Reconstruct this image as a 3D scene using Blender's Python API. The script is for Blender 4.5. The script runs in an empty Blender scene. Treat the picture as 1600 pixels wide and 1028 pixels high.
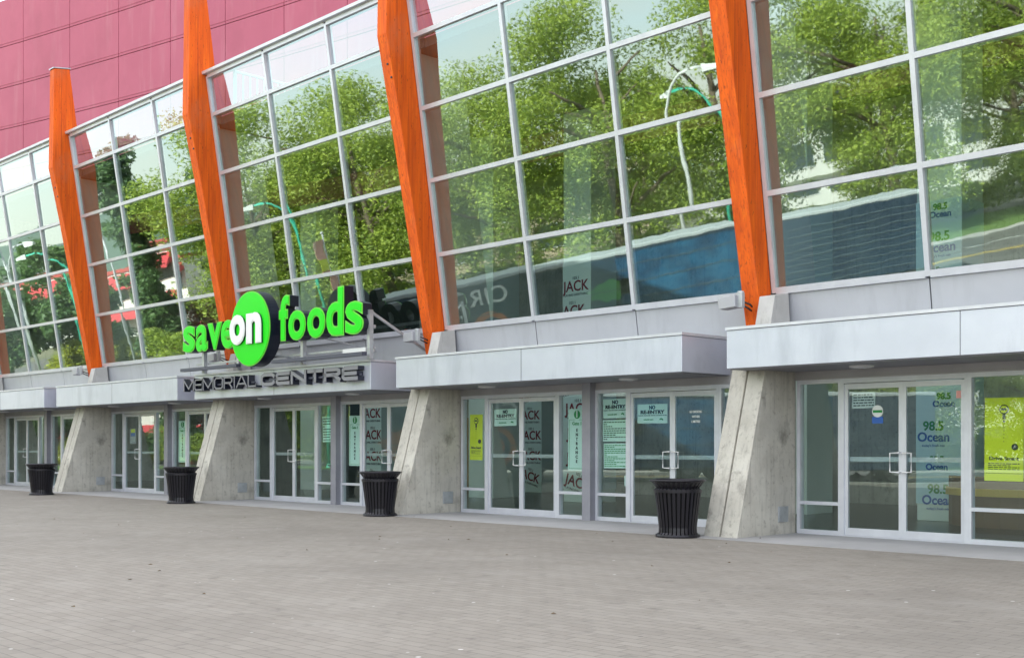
import bpy, bmesh, math, random
from mathutils import Vector, Matrix
R = math.radians
random.seed(7)
S = bpy.context.scene
COL = S.collection

# ------------------------------------------------------------------ camera, world, sun, exposure
cam = bpy.data.cameras.new("camera"); camo = bpy.data.objects.new("camera", cam); COL.objects.link(camo)
camo.location = (0, 0, 1.3); camo.rotation_euler = (R(90), 0, 0)
cam.sensor_width = 36; cam.lens = 41.15; cam.shift_y = 0.1137; cam.clip_start = .1; cam.clip_end = 5000
S.camera = camo

SUN_EL = R(35); SUN_AZ = math.atan2(.76, .65)      # azimuth from +Y towards +X: the sun stands behind the arena
world = bpy.data.worlds.new("World"); S.world = world; world.use_nodes = True
wn = world.node_tree.nodes; wl = world.node_tree.links
bg = wn["Background"]
sky = wn.new("ShaderNodeTexSky"); sky.sky_type = 'NISHITA'; sky.sun_disc = False
sky.sun_elevation = SUN_EL; sky.sun_rotation = SUN_AZ; sky.air_density = 1.0; sky.dust_density = 1.2; sky.ozone_density = 1.0
tc = wn.new("ShaderNodeTexCoord"); mp = wn.new("ShaderNodeMapping"); mp.inputs['Scale'].default_value = (1, 1, 2.6)
ns = wn.new("ShaderNodeTexNoise"); ns.inputs['Scale'].default_value = 2.2; ns.inputs['Detail'].default_value = 6; ns.inputs['Roughness'].default_value = .55
cr = wn.new("ShaderNodeValToRGB"); cr.color_ramp.elements[0].position = .24; cr.color_ramp.elements[1].position = .62
mx = wn.new("ShaderNodeMix"); mx.data_type = 'RGBA'; mx.inputs[7].default_value = (5.1, 4.85, 4.45, 1)
mul = wn.new("ShaderNodeMath"); mul.operation = 'MULTIPLY'; mul.inputs[1].default_value = .85
wl.new(tc.outputs['Generated'], mp.inputs[0]); wl.new(mp.outputs[0], ns.inputs['Vector']); wl.new(ns.outputs[0], cr.inputs[0])
wl.new(cr.outputs[0], mul.inputs[0]); wl.new(mul.outputs[0], mx.inputs[0]); wl.new(sky.outputs[0], mx.inputs[6])
wl.new(mx.outputs[2], bg.inputs[0]); bg.inputs[1].default_value = 0.15

sd = bpy.data.lights.new("sun", 'SUN'); sd.energy = 5.0; sd.angle = R(.5); sd.color = (1, .95, .87)
so = bpy.data.objects.new("sun", sd); COL.objects.link(so)
dirv = Vector((math.sin(SUN_AZ) * math.cos(SUN_EL), math.cos(SUN_AZ) * math.cos(SUN_EL), math.sin(SUN_EL)))
so.rotation_euler = dirv.to_track_quat('Z', 'Y').to_euler(); so.location = dirv * 100
S.view_settings.view_transform = 'Standard'; S.view_settings.look = 'None'; S.view_settings.gamma = 1
S.view_settings.use_curve_mapping = False
S.view_settings.exposure = 1.93
S.cycles.max_bounces = 12; S.cycles.transparent_max_bounces = 24; S.cycles.glossy_bounces = 5
S.cycles.use_denoising = True
S.cycles.caustics_reflective = False; S.cycles.caustics_refractive = False

# ------------------------------------------------------------------ helpers
class MB:
    def __init__(s): s.v = []; s.f = []; s.m = []
    def add(s, vs, fs, mi=0):
        b = len(s.v); s.v += [tuple(v) for v in vs]; s.f += [tuple(i + b for i in f) for f in fs]; s.m += [mi] * len(fs); return s
    def box(s, x0, x1, y0, y1, z0, z1, mi=0):
        return s.add([(x0,y0,z0),(x1,y0,z0),(x1,y1,z0),(x0,y1,z0),(x0,y0,z1),(x1,y0,z1),(x1,y1,z1),(x0,y1,z1)],
              [(0,3,2,1),(4,5,6,7),(0,1,5,4),(1,2,6,5),(2,3,7,6),(3,0,4,7)], mi)
    def hexa(s, p, mi=0):   # 8 points: bottom 4 then top 4
        return s.add(p, [(0,3,2,1),(4,5,6,7),(0,1,5,4),(1,2,6,5),(2,3,7,6),(3,0,4,7)], mi)
    def prism(s, poly, x0, x1, mi=0):   # polygon in (y,z), extruded along x
        n = len(poly)
        return s.add([(x0, y, z) for y, z in poly] + [(x1, y, z) for y, z in poly],
              [tuple(range(n)), tuple(range(2*n-1, n-1, -1))] + [(i, (i+1) % n + 0, (i+1) % n + n, i + n)[::-1] for i in range(n)], mi)
    def prismz(s, poly, z0, z1, mi=0):
        n = len(poly)
        return s.add([(x, y, z0) for x, y in poly] + [(x, y, z1) for x, y in poly],
              [tuple(range(n-1, -1, -1)), tuple(range(n, 2*n))] + [(i, (i+1) % n, (i+1) % n + n, i + n) for i in range(n)], mi)
    def tube(s, pts, rs, n=8, mi=0, caps=True):
        pts = [Vector(p) for p in pts]; rs = rs if isinstance(rs, (list, tuple)) else [rs] * len(pts)
        vs = []; up = None
        for i, p in enumerate(pts):
            d = (pts[min(i+1, len(pts)-1)] - pts[max(i-1, 0)]).normalized()
            if up is None: up = Vector((0, 0, 1)) if abs(d.z) < .9 else Vector((1, 0, 0))
            a = d.cross(up).normalized(); b = d.cross(a).normalized(); up = -b if False else up
            for k in range(n):
                t = 2 * math.pi * k / n; vs.append(p + (a * math.cos(t) + b * math.sin(t)) * rs[i])
        fs = []
        for i in range(len(pts) - 1):
            for k in range(n): fs.append((i*n+k, i*n+(k+1) % n, (i+1)*n+(k+1) % n, (i+1)*n+k))
        if caps: fs += [tuple(range(n))[::-1], tuple((len(pts)-1)*n + k for k in range(n))]
        return s.add(vs, fs, mi)
    def lathe(s, prof, n=24, cx=0, cy=0, mi=0):
        vs = [(cx + r*math.cos(2*math.pi*k/n), cy + r*math.sin(2*math.pi*k/n), z) for r, z in prof for k in range(n)]
        fs = [(i*n+k, i*n+(k+1) % n, (i+1)*n+(k+1) % n, (i+1)*n+k) for i in range(len(prof)-1) for k in range(n)]
        return s.add(vs, fs, mi)
    def text(s, body, x, y, size, v=0., ext=0.002, off=0., sx=1., align='CENTER', mi=0, sp=1.0):
        vs, fs = textmesh(body, size, ext, off, align, sp)
        return s.add([(x + a*sx, v - c, y + b) for a, b, c in vs], fs, mi)
    def build(s, name, mats, parent=None, smooth=False, bevel=0, loc=None, rotz=None, fix=True):
        me = bpy.data.meshes.new(name); me.from_pydata(s.v, [], s.f)
        if not isinstance(mats, (list, tuple)): mats = [mats]
        for m in mats: me.materials.append(m)
        if len(mats) > 1: me.polygons.foreach_set('material_index', s.m)
        if fix and len(s.f) < 30000:
            bm = bmesh.new(); bm.from_mesh(me); bmesh.ops.recalc_face_normals(bm, faces=bm.faces); bm.to_mesh(me); bm.free()
        if smooth: me.polygons.foreach_set('use_smooth', [True] * len(me.polygons))
        me.update()
        o = bpy.data.objects.new(name, me); COL.objects.link(o)
        if parent is not None: o.parent = parent
        if loc is not None: o.location = loc
        if rotz is not None: o.rotation_euler = (0, 0, rotz)
        if bevel:
            b = o.modifiers.new('bevel', 'BEVEL'); b.width = bevel; b.segments = 2; b.limit_method = 'ANGLE'; b.angle_limit = R(40)
        return o
_tc = {}
def textmesh(body, size, ext, off, align, sp=1.0):
    key = (body, size, ext, off, align, sp)
    if key in _tc: return _tc[key]
    cu = bpy.data.curves.new('t', 'FONT'); cu.body = body; cu.size = size; cu.extrude = ext; cu.offset = off
    cu.align_x = align; cu.align_y = 'CENTER' if align == 'CENTER' else 'TOP_BASELINE'; cu.space_character = sp; cu.resolution_u = 4
    if align != 'CENTER': cu.align_y = 'TOP_BASELINE'
    o = bpy.data.objects.new('t', cu); COL.objects.link(o)
    dg = bpy.context.evaluated_depsgraph_get(); me = o.evaluated_get(dg).to_mesh()
    r = ([tuple(v.co) for v in me.vertices], [tuple(p.vertices) for p in me.polygons])
    o.evaluated_get(dg).to_mesh_clear(); bpy.data.objects.remove(o); bpy.data.curves.remove(cu)
    _tc[key] = r; return r
def tag(o, label=None, cat=None, group=None, kind=None):
    for k, v in (('label', label), ('category', cat), ('group', group), ('kind', kind)):
        if v: o[k] = v
    return o
def empty(name, loc=(0,0,0), rz=0, label=None, cat=None, group=None):
    o = bpy.data.objects.new(name, None); COL.objects.link(o); o.location = loc; o.rotation_euler = (0,0,rz); o.empty_display_size = .2
    return tag(o, label, cat, group)
def kids(o): return [c for c in bpy.data.objects if c.parent == o]
def copy_tree(o, parent=None):
    c = o.copy(); COL.objects.link(c)
    if parent is not None: c.parent = parent
    for ch in kids(o): copy_tree(ch, c)
    return c

# ------------------------------------------------------------------ materials
def mat(name, col, rough=.6, metal=0., spec=.5, coat=0.):
    m = bpy.data.materials.new(name); m.use_nodes = True; b = m.node_tree.nodes['Principled BSDF']
    b.inputs['Base Color'].default_value = (*col, 1); b.inputs['Roughness'].default_value = rough
    b.inputs['Metallic'].default_value = metal; b.inputs['Specular IOR Level'].default_value = spec
    if coat: b.inputs['Coat Weight'].default_value = coat; b.inputs['Coat Roughness'].default_value = .15
    return m
def nodes(m): return m.node_tree.nodes, m.node_tree.links, m.node_tree.nodes['Principled BSDF']
def noise_mat(name, c1, c2, scale=4., rough=.7, metal=0., bump=.1, stretch=(1,1,1), detail=6, lo=.35, hi=.65, bscale=None, coat=0., bdist=.01):
    m = mat(name, c1, rough, metal, coat=coat); n, l, b = nodes(m)
    t = n.new('ShaderNodeTexCoord'); mp = n.new('ShaderNodeMapping'); mp.inputs['Scale'].default_value = stretch
    x = n.new('ShaderNodeTexNoise'); x.inputs['Scale'].default_value = scale; x.inputs['Detail'].default_value = detail; x.inputs['Roughness'].default_value = .6
    r = n.new('ShaderNodeValToRGB'); r.color_ramp.elements[0].position = lo; r.color_ramp.elements[1].position = hi
    r.color_ramp.elements[0].color = (*c1, 1); r.color_ramp.elements[1].color = (*c2, 1)
    l.new(t.outputs['Object'], mp.inputs[0]); l.new(mp.outputs[0], x.inputs['Vector']); l.new(x.outputs[0], r.inputs[0]); l.new(r.outputs[0], b.inputs['Base Color'])
    if bump:
        y = n.new('ShaderNodeTexNoise'); y.inputs['Scale'].default_value = bscale or scale * 6; y.inputs['Detail'].default_value = 4
        l.new(mp.outputs[0], y.inputs['Vector'])
        bu = n.new('ShaderNodeBump'); bu.inputs['Strength'].default_value = bump; bu.inputs['Distance'].default_value = bdist
        l.new(y.outputs[0], bu.inputs['Height']); l.new(bu.outputs[0], b.inputs['Normal'])
    return m
def overlay(m, col, scale, lo, hi, stretch=(1,1,1), fac=1., kind='noise', detail=5, seed=0.):
    """a second tone laid over a material's base colour where a noise passes a threshold"""
    n, l, b = nodes(m); src = b.inputs['Base Color'].links[0].from_socket if b.inputs['Base Color'].links else None
    t = n.new('ShaderNodeTexCoord'); mp = n.new('ShaderNodeMapping'); mp.inputs['Scale'].default_value = stretch; mp.inputs['Location'].default_value = (seed, seed*1.7, seed*.6)
    if kind == 'noise':
        x = n.new('ShaderNodeTexNoise'); x.inputs['Scale'].default_value = scale; x.inputs['Detail'].default_value = detail; x.inputs['Roughness'].default_value = .65; out = x.outputs[0]
    else:
        x = n.new('ShaderNodeTexVoronoi'); x.inputs['Scale'].default_value = scale; out = x.outputs['Distance']
    r = n.new('ShaderNodeMapRange'); r.inputs[1].default_value = lo; r.inputs[2].default_value = hi; r.inputs[3].default_value = 0; r.inputs[4].default_value = fac
    k = n.new('ShaderNodeMix'); k.data_type = 'RGBA'; k.inputs[7].default_value = (*col, 1)
    l.new(t.outputs['Object'], mp.inputs[0]); l.new(mp.outputs[0], x.inputs['Vector']); l.new(out, r.inputs[0]); l.new(r.outputs[0], k.inputs[0])
    if src: l.new(src, k.inputs[6])
    else: k.inputs[6].default_value = b.inputs['Base Color'].default_value
    l.new(k.outputs[2], b.inputs['Base Color']); return m

M = {}
M['wood'] = noise_mat('orange_timber', (.90,.150,.008), (.60,.082,.008), 2.6, .7, bump=.25, stretch=(3,3,.35), lo=.3, hi=.75, bscale=9, coat=0, bdist=.006)
overlay(M['wood'], (1.0,.235,.012), 5, .55, .75, (2.5,2.5,.18), .7, seed=3)
M['wood'].node_tree.nodes['Principled BSDF'].inputs['Specular IOR Level'].default_value = .3
overlay(M['wood'], (.40,.050,.010), 4, .52, .62, (9,9,.10), .55, detail=8, seed=21)
overlay(M['wood'], (.55,.16,.07), 1.3, .56, .72, (1,1,.5), .55, detail=8, seed=14)
overlay(M['wood'], (.16,.03,.015), 22, .66, .72, (1.6,1.6,.5), .75, detail=2, seed=9)
overlay(M['wood'], (.30,.05,.012), 7, .10, .05, (1,1,.45), .55, kind='vor', seed=5)
M['concrete'] = noise_mat('cast_concrete', (.43,.41,.36), (.58,.56,.50), 1.6, .85, bump=.35, bscale=28, detail=10)
overlay(M['concrete'], (.085,.08,.07), 2.1, .57, .72, (1,1,.8), .65, detail=12, seed=2)
overlay(M['concrete'], (.15,.14,.12), 13, .56, .70, (1,1,1), .5, detail=8, seed=6)
overlay(M['concrete'], (.47,.46,.43), .9, .55, .75, (1,1,2.2), .5, detail=5, seed=11)
overlay(M['concrete'], (.07,.07,.07), 16, .075, .05, (1,1,1), .6, kind='vor', seed=4)
overlay(M['concrete'], (.24,.23,.21), 3.0, .52, .66, (4,4,.22), .4, detail=7, seed=31)
M['fin_edge'] = noise_mat('smooth_concrete', (.46,.455,.44), (.55,.545,.53), 3, .85, bump=.3, bscale=40, detail=9)
overlay(M['fin_edge'], (.20,.19,.17), 2.5, .54, .72, (3,3,.5), .6, detail=9, seed=8)
M['apron'] = noise_mat('apron_concrete', (.34,.34,.345), (.42,.42,.425), .8, .85, bump=.15, bscale=60, detail=8)
overlay(M['apron'], (.24,.23,.22), 1.6, .58, .72, (1,1,1), .5, detail=9, seed=3)
M['frame'] = noise_mat('silver_frame', (.60,.62,.68), (.68,.70,.76), 3, .38, metal=.35, bump=0)
M['frame_dark'] = noise_mat('grey_post_paint', (.26,.26,.30), (.31,.31,.35), 3, .45, metal=.2, bump=0)
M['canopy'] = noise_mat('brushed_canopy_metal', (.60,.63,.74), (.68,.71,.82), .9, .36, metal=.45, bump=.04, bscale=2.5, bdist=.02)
overlay(M['canopy'], (.42,.45,.54), 1.0, .50, .74, (2.2,1,.5), .55, detail=6, seed=4)
M['spandrel'] = noise_mat('spandrel_panel', (.46,.475,.52), (.52,.535,.58), .8, .45, metal=.3, bump=0)
overlay(M['spandrel'], (.36,.37,.40), 1.4, .52, .75, (2.5,1,.4), .5, detail=8, seed=3)
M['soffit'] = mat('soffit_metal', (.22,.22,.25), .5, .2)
M['header'] = noise_mat('header_metal', (.36,.355,.37), (.44,.435,.45), 1.2, .5, metal=.2, bump=0)
M['red'] = noise_mat('crimson_cladding', (.42,.078,.142), (.47,.095,.165), .35, .55, bump=.05, bscale=3, detail=4, bdist=.02)
overlay(M['red'], (.50,.19,.24), 3.2, .54, .78, (1,1,.10), .5, detail=5, seed=7)
overlay(M['red'], (.30,.05,.09), .5, .50, .75, (1,1,.8), .4, detail=6, seed=17)
M['red_dark'] = mat('crimson_joint', (.20,.03,.07), .7)
M['white'] = mat('white_paint', (.75,.76,.76), .45)
M['black'] = mat('black_coated_steel', (.016,.015,.021), .33, .3)
M['liner'] = mat('dark_liner', (.004,.004,.005), .8)
M['galv'] = noise_mat('galvanised_steel', (.42,.44,.47), (.55,.57,.60), 6, .42, metal=.6, bump=0)
M['floodgrey'] = mat('floodlight_grey', (.42,.43,.46), .5, .2)
M['lens'] = mat('floodlight_lens', (.55,.56,.58), .2)
M['cable'] = mat('black_rubber', (.02,.02,.02), .6)
M['green'] = mat('green_acrylic', (.012,.74,.010), .32, spec=.4)
M['green_edge'] = mat('light_green_trim', (.16,.62,.06), .4)
M['return'] = mat('navy_letter_return', (.006,.009,.022), .35)
M['signwhite'] = mat('white_acrylic', (.86,.86,.88), .35)
M['letter_grey'] = mat('charcoal_letter_face', (.27,.27,.31), .4, .3)
M['bar_grey'] = mat('charcoal_bar', (.09,.095,.13), .45, .3)
M['paper_green'] = mat('pale_mint_paper', (.62,.80,.74), .7)
M['paper_white'] = mat('white_paper', (.60,.74,.72), .7)
M['ink'] = mat('black_ink', (.02,.03,.03), .7)
M['ink_green'] = mat('green_ink', (.02,.26,.06), .6)
M['yellow'] = mat('lime_yellow_poster', (.66,.72,.02), .6)
M['ink_red'] = mat('dark_red_ink', (.22,.012,.02), .6)
M['ink_blue'] = mat('blue_ink', (.03,.12,.42), .6)
M['decal'] = mat('white_decal', (.70,.74,.72), .6)
M['pink'] = mat('pink_sticker', (.75,.35,.32), .6)
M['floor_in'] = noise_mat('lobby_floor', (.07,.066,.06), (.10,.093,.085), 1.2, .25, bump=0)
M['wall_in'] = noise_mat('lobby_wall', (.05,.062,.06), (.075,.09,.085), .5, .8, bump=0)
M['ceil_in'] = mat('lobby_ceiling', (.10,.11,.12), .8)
M['col_in'] = noise_mat('pale_lobby_column', (.74,.84,.78), (.80,.88,.83), 1, .7, bump=0)
M['wrap_blue'] = noise_mat('pale_blue_wrap', (.55,.78,.86), (.66,.85,.90), 1, .5, bump=0)
M['wrap_mint'] = noise_mat('pale_mint_wrap', (.72,.86,.84), (.80,.90,.88), 1, .5, bump=0)
M['lining'] = mat('grey_jamb_lining', (.62,.62,.58), .8)
M['yel_in'] = mat('yellow_counter_edge', (.70,.50,.12), .5)
M['tan'] = mat('tan_door', (.45,.27,.10), .5)
M['brown_in'] = mat('brown_counter', (.20,.12,.07), .5)

def glass(name, refl, tint, wob=.02, scale=.9, rough=0.):
    m = bpy.data.materials.new(name); m.use_nodes = True; n, l = m.node_tree.nodes, m.node_tree.links
    n.remove(n['Principled BSDF']); out = n['Material Output']
    tr = n.new('ShaderNodeBsdfTransparent'); tr.inputs[0].default_value = (*tint, 1)
    gl = n.new('ShaderNodeBsdfGlossy'); gl.inputs['Roughness'].default_value = rough; gl.inputs['Color'].default_value = (.80,.96,.91,1)
    t = n.new('ShaderNodeTexCoord'); x = n.new('ShaderNodeTexNoise'); x.inputs['Scale'].default_value = scale; x.inputs['Detail'].default_value = 2.5
    bu = n.new('ShaderNodeBump'); bu.inputs['Strength'].default_value = 1.; bu.inputs['Distance'].default_value = wob
    oi = n.new('ShaderNodeObjectInfo'); sc_ = n.new('ShaderNodeVectorMath'); sc_.operation = 'MULTIPLY_ADD'; sc_.inputs[1].default_value = (1,1,1)   # each pane warps in its own way
    rm_ = n.new('ShaderNodeMath'); rm_.operation = 'MULTIPLY'; rm_.inputs[1].default_value = 57.; l.new(oi.outputs['Random'], rm_.inputs[0]); l.new(rm_.outputs[0], sc_.inputs[2])
    l.new(t.outputs['Object'], sc_.inputs[0]); l.new(sc_.outputs[0], x.inputs['Vector']); l.new(x.outputs[0], bu.inputs['Height']); l.new(bu.outputs[0], gl.inputs['Normal'])
    fr = n.new('ShaderNodeLayerWeight'); fr.inputs['Blend'].default_value = .5
    pw = n.new('ShaderNodeMath'); pw.operation = 'POWER'; pw.inputs[1].default_value = 4.
    ad = n.new('ShaderNodeMath'); ad.operation = 'MULTIPLY_ADD'; ad.inputs[1].default_value = 1-refl; ad.inputs[2].default_value = refl; ad.use_clamp = True
    mi = n.new('ShaderNodeMixShader'); l.new(fr.outputs['Facing'], pw.inputs[0]); l.new(pw.outputs[0], ad.inputs[0]); l.new(ad.outputs[0], mi.inputs[0])
    l.new(tr.outputs[0], mi.inputs[1]); l.new(gl.outputs[0], mi.inputs[2])
    ge = n.new('ShaderNodeNewGeometry'); t2 = n.new('ShaderNodeBsdfTransparent'); m2 = n.new('ShaderNodeMixShader')   # the pane's inner face only lets light through
    l.new(ge.outputs['Backfacing'], m2.inputs[0]); l.new(mi.outputs[0], m2.inputs[1]); l.new(t2.outputs[0], m2.inputs[2]); l.new(m2.outputs[0], out.inputs[0])
    return m
M['glass'] = glass('curtain_glass', .262, (.72,.83,.80), .0015, .9, .015)
M['glass_top'] = glass('parapet_glass', .27, (.74,.88,.90), .0012, 1.0, .012)
M['door_glass'] = glass('door_glass', .12, (.86,.96,.94), .0006, 1.0)

def paving():
    m = mat('unit_paving', (.3,.3,.3), .88); n, l, b = nodes(m)
    t = n.new('ShaderNodeTexCoord'); mp = n.new('ShaderNodeMapping'); mp.inputs['Rotation'].default_value = (0,0,R(46))
    br = n.new('ShaderNodeTexBrick'); br.inputs['Scale'].default_value = 1.; br.inputs['Brick Width'].default_value = .225; br.inputs['Row Height'].default_value = .1125
    br.inputs['Mortar Size'].default_value = .0045; br.inputs['Mortar Smooth'].default_value = .4
    br.inputs['Color1'].default_value = (.246,.225,.196,1); br.inputs['Color2'].default_value = (.280,.258,.226,1); br.inputs['Mortar'].default_value = (.165,.150,.132,1)
    nz = n.new('ShaderNodeTexNoise'); nz.inputs['Scale'].default_value = 1.5; nz.inputs['Detail'].default_value = 3
    vm = n.new('ShaderNodeVectorMath'); vm.operation = 'MULTIPLY_ADD'; vm.inputs[1].default_value = (.03,.03,0)
    l.new(t.outputs['Object'], mp.inputs[0]); l.new(mp.outputs[0], vm.inputs[2]); l.new(t.outputs['Object'], nz.inputs['Vector']); l.new(nz.outputs['Color'], vm.inputs[0])
    l.new(vm.outputs[0], br.inputs['Vector']); l.new(br.outputs['Color'], b.inputs['Base Color'])
    bu = n.new('ShaderNodeBump'); bu.inputs['Strength'].default_value = .6; bu.inputs['Distance'].default_value = .004; bu.invert = True
    l.new(br.outputs['Fac'], bu.inputs['Height'])
    n2 = n.new('ShaderNodeTexNoise'); n2.inputs['Scale'].default_value = 120; l.new(t.outputs['Object'], n2.inputs['Vector'])
    b2 = n.new('ShaderNodeBump'); b2.inputs['Strength'].default_value = .4; b2.inputs['Distance'].default_value = .003
    l.new(n2.outputs[0], b2.inputs['Height']); l.new(bu.outputs[0], b2.inputs['Normal']); l.new(b2.outputs[0], b.inputs['Normal'])
    overlay(m, (.175,.160,.140), .35, .48, .70, (1,1,1), .6, detail=8, seed=1)
    overlay(m, (.32,.30,.27), .7, .52, .72, (1,1,1), .5, detail=8, seed=5)
    overlay(m, (.12,.11,.10), 5, .56, .74, (1,1,1), .6, detail=6, seed=2)
    overlay(m, (.62,.61,.59), 1.9, .040, .028, (1,1,0), .9, kind='vor', seed=8)
    overlay(m, (.66,.65,.62), 3.3, .05, .03, (1,1,0), .5, kind='vor', seed=23)
    overlay(m, (.12,.11,.10), 1.4, .030, .02, (1,1,0), .7, kind='vor', seed=13)
    return m
M['paving'] = paving()
M['asphalt'] = noise_mat('asphalt', (.10,.098,.094), (.14,.136,.13), .5, .9, bump=.2, bscale=80)
M['grass'] = noise_mat('lawn', (.06,.13,.022), (.14,.22,.04), 1.2, .95, bump=.3, bscale=40, detail=8)
M['terrain'] = noise_mat('terrain', (.10,.12,.06), (.17,.17,.11), .05, .95, bump=0)
M['kerb'] = noise_mat('kerb_concrete', (.36,.35,.33), (.44,.43,.41), 2, .9, bump=0)
M['line'] = mat('road_paint', (.72,.72,.70), .7)
M['yline'] = mat('yellow_road_paint', (.70,.50,.10), .7)

# ------------------------------------------------------------------ setting
def struct(name, mb, m): return tag(mb.build(name, m), kind='structure')
struct('ground', MB().add([(-2500,-2500,-.03),(2500,-2500,-.03),(2500,2500,-.03),(-2500,2500,-.03)], [(0,1,2,3)]), M['terrain'])
struct('plaza_paving', MB().box(-19.8,60,-40,90,-.2,0), M['paving'])
struct('road', MB().box(-36,-20.1,-150,200,-.15,-.016), M['asphalt'])
lm = MB()
for k in range(-14, 34): lm.box(-24.3,-24.18,k*6,k*6+3,-.012,-.010); lm.box(-31.9,-31.78,k*6,k*6+3,-.012,-.010)
struct('lane_markings', lm, M['line'])
struct('centre_line', MB().box(-28.3,-28.18,-150,200,-.012,-.010).box(-28.0,-27.88,-150,200,-.012,-.010), M['yline'])
struct('kerb', MB().box(-20.1,-19.8,-40,90,-.2,.012), M['kerb'])
struct('far_kerb', MB().box(-36.25,-36,-150,200,-.2,.11), M['kerb'])
struct('lawn', MB().box(-47,-36.25,-150,200,-.2,.09), M['grass'])
struct('far_parking_lot', MB().box(-78,-47.2,-60,110,-.2,-.012), M['asphalt'])

# ------------------------------------------------------------------ the arena
F_A = .1543710; H0 = 3.608; HH = [3.608, 5.031, 6.440, 7.801, 9.162, 10.043]; W = 2.390
BAY = {'A': (-17.056,39.049,.7899), 'B': (-11.734,33.755,.7963), 'C': (-6.463,28.445,.8027), 'D': (-1.234,23.078,.8083), 'E': (3.987,17.526,.8137)}
x, y, t = BAY['E']; BAY['F'] = (x + 7.5*math.cos(t), y - 7.5*math.sin(t), .819)
CAN = {'A': (-.3, 6.15), 'B': (-.65, 6.33), 'C': (-.42, 6.50), 'D': (-.23, 6.66), 'E': (-.1, 6.85), 'F': (-.1, 6.85)}
def cv(h, d=0.): return -F_A*(h-H0)+d
def bayloc(k): x, y, t = BAY[k]; return dict(loc=(x,y,0), rotz=-t)
def world_pt(k, u, v, h=0):
    x, y, t = BAY[k]; return Vector((x+u*math.cos(t)+v*math.sin(t), y-u*math.sin(t)+v*math.cos(t), h))
arena = empty('arena_building', (0,0,0), 0, 'large arena with slanted glass wall, orange timber columns and crimson upper cladding', 'building')

# timber column profile in (v,h)
def timber():
    outer = [(-.255,2.97),(-.41,3.75),(-.653,4.97),(-.891,6.18),(-1.19,7.71),(-1.485,9.1),(-1.46,10.5),(-1.445,11.86)]
    inner = [(-1.0,11.93),(-.775,10.28),(-.955,10.20),(cv(9.2,-.03),9.2),(cv(7,-.03),7),(cv(5,-.03),5),(-.03,3.62),(-.15,2.97)]
    return MB().prism(outer+inner, -.39, -.10)
def column_cap(): return MB().hexa([(-.40,-1.47,11.87),(-.09,-1.47,11.87),(-.09,-.97,11.945),(-.40,-.97,11.945),(-.40,-1.47,11.90),(-.09,-1.47,11.90),(-.09,-.97,11.975),(-.40,-.97,11.975)])
def fv(h): return -1.4+.29*h
def buttress():
    m = MB()
    for a, b in ((-.33,-.065),(-.035,.25)):
        m.prism([(fv(0),-.05),(fv(2.93),2.93),(fv(2.93)+.05,2.93),(fv(0)+.05,-.05)], a, b)
    m.prism([(fv(0)+.0502,-.05),(fv(2.93)+.0502,2.93),(-.02,2.93),(.085,2.93),(.085,-.05)], -.329, .249)
    return m
def stub(): return MB().prism([(fv(2.9)+.02,2.9),(fv(3.5),3.5),(-.03,3.56),(.03,2.9)], -.07, .20)

def mullion_v(m, u, w, h0, h1, d0, d1):
    m.hexa([(u-w,cv(h0,d0),h0),(u+w,cv(h0,d0),h0),(u+w,cv(h0,d1),h0),(u-w,cv(h0,d1),h0),(u-w,cv(h1,d0),h1),(u+w,cv(h1,d0),h1),(u+w,cv(h1,d1),h1),(u-w,cv(h1,d1),h1)])
def transom(m, u0, u1, h, w, d0, d1):
    m.hexa([(u0,cv(h-w,d0),h-w),(u1,cv(h-w,d0),h-w),(u1,cv(h-w,d1),h-w),(u0,cv(h-w,d1),h-w),(u0,cv(h+w,d0),h+w),(u1,cv(h+w,d0),h+w),(u1,cv(h+w,d1),h+w),(u0,cv(h+w,d1),h+w)])
US = [-.045, W, 2*W, 3*W-.02]
def curtain_frame():
    m = MB()
    for i, u in enumerate(US): mullion_v(m, u, .036, H0-.03, 10.04, -.050, .10)
    for i, h in enumerate(HH):
        for j in range(3):
            transom(m, US[j]+.036, US[j+1]-.036, h, .040 if i else .05, -.048, .098)
    return m
def coping(): 
    m = MB(); transom(m, -.10, 7.2, 10.115, .03, -.13, .25); return m
def spandrel():
    m = MB()
    for j in range(3): 
        m.hexa([(US[j]+.010,cv(2.6,.0),2.6),(US[j+1]-.010,cv(2.6,.0),2.6),(US[j+1]-.010,cv(2.6,.04),2.6),(US[j]+.010,cv(2.6,.04),2.6),
                (US[j]+.010,cv(3.555,.0),3.555),(US[j+1]-.010,cv(3.555,.0),3.555),(US[j+1]-.010,cv(3.555,.04),3.555),(US[j]+.010,cv(3.555,.04),3.555)])
    return m
def pane(j, i, rnd):
    u0, u1, a, b = US[j]+.030, US[j+1]-.030, HH[i]+.035, HH[i+1]-.035
    e = [rnd.uniform(-.009,.009) for _ in range(3)]; e.append(e[0]-e[1]+e[2])
    c = [(u0,a),(u1,a),(u1,b),(u0,b)]
    return MB().hexa([(c[k][0],cv(c[k][1],e[k]),c[k][1]) for k in (0,1)] + [(c[k][0],cv(c[k][1],e[k]+.012),c[k][1]) for k in (1,0)]
                   + [(c[k][0],cv(c[k][1],e[k]),c[k][1]) for k in (3,2)] + [(c[k][0],cv(c[k][1],e[k]+.012),c[k][1]) for k in (2,3)])

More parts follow.
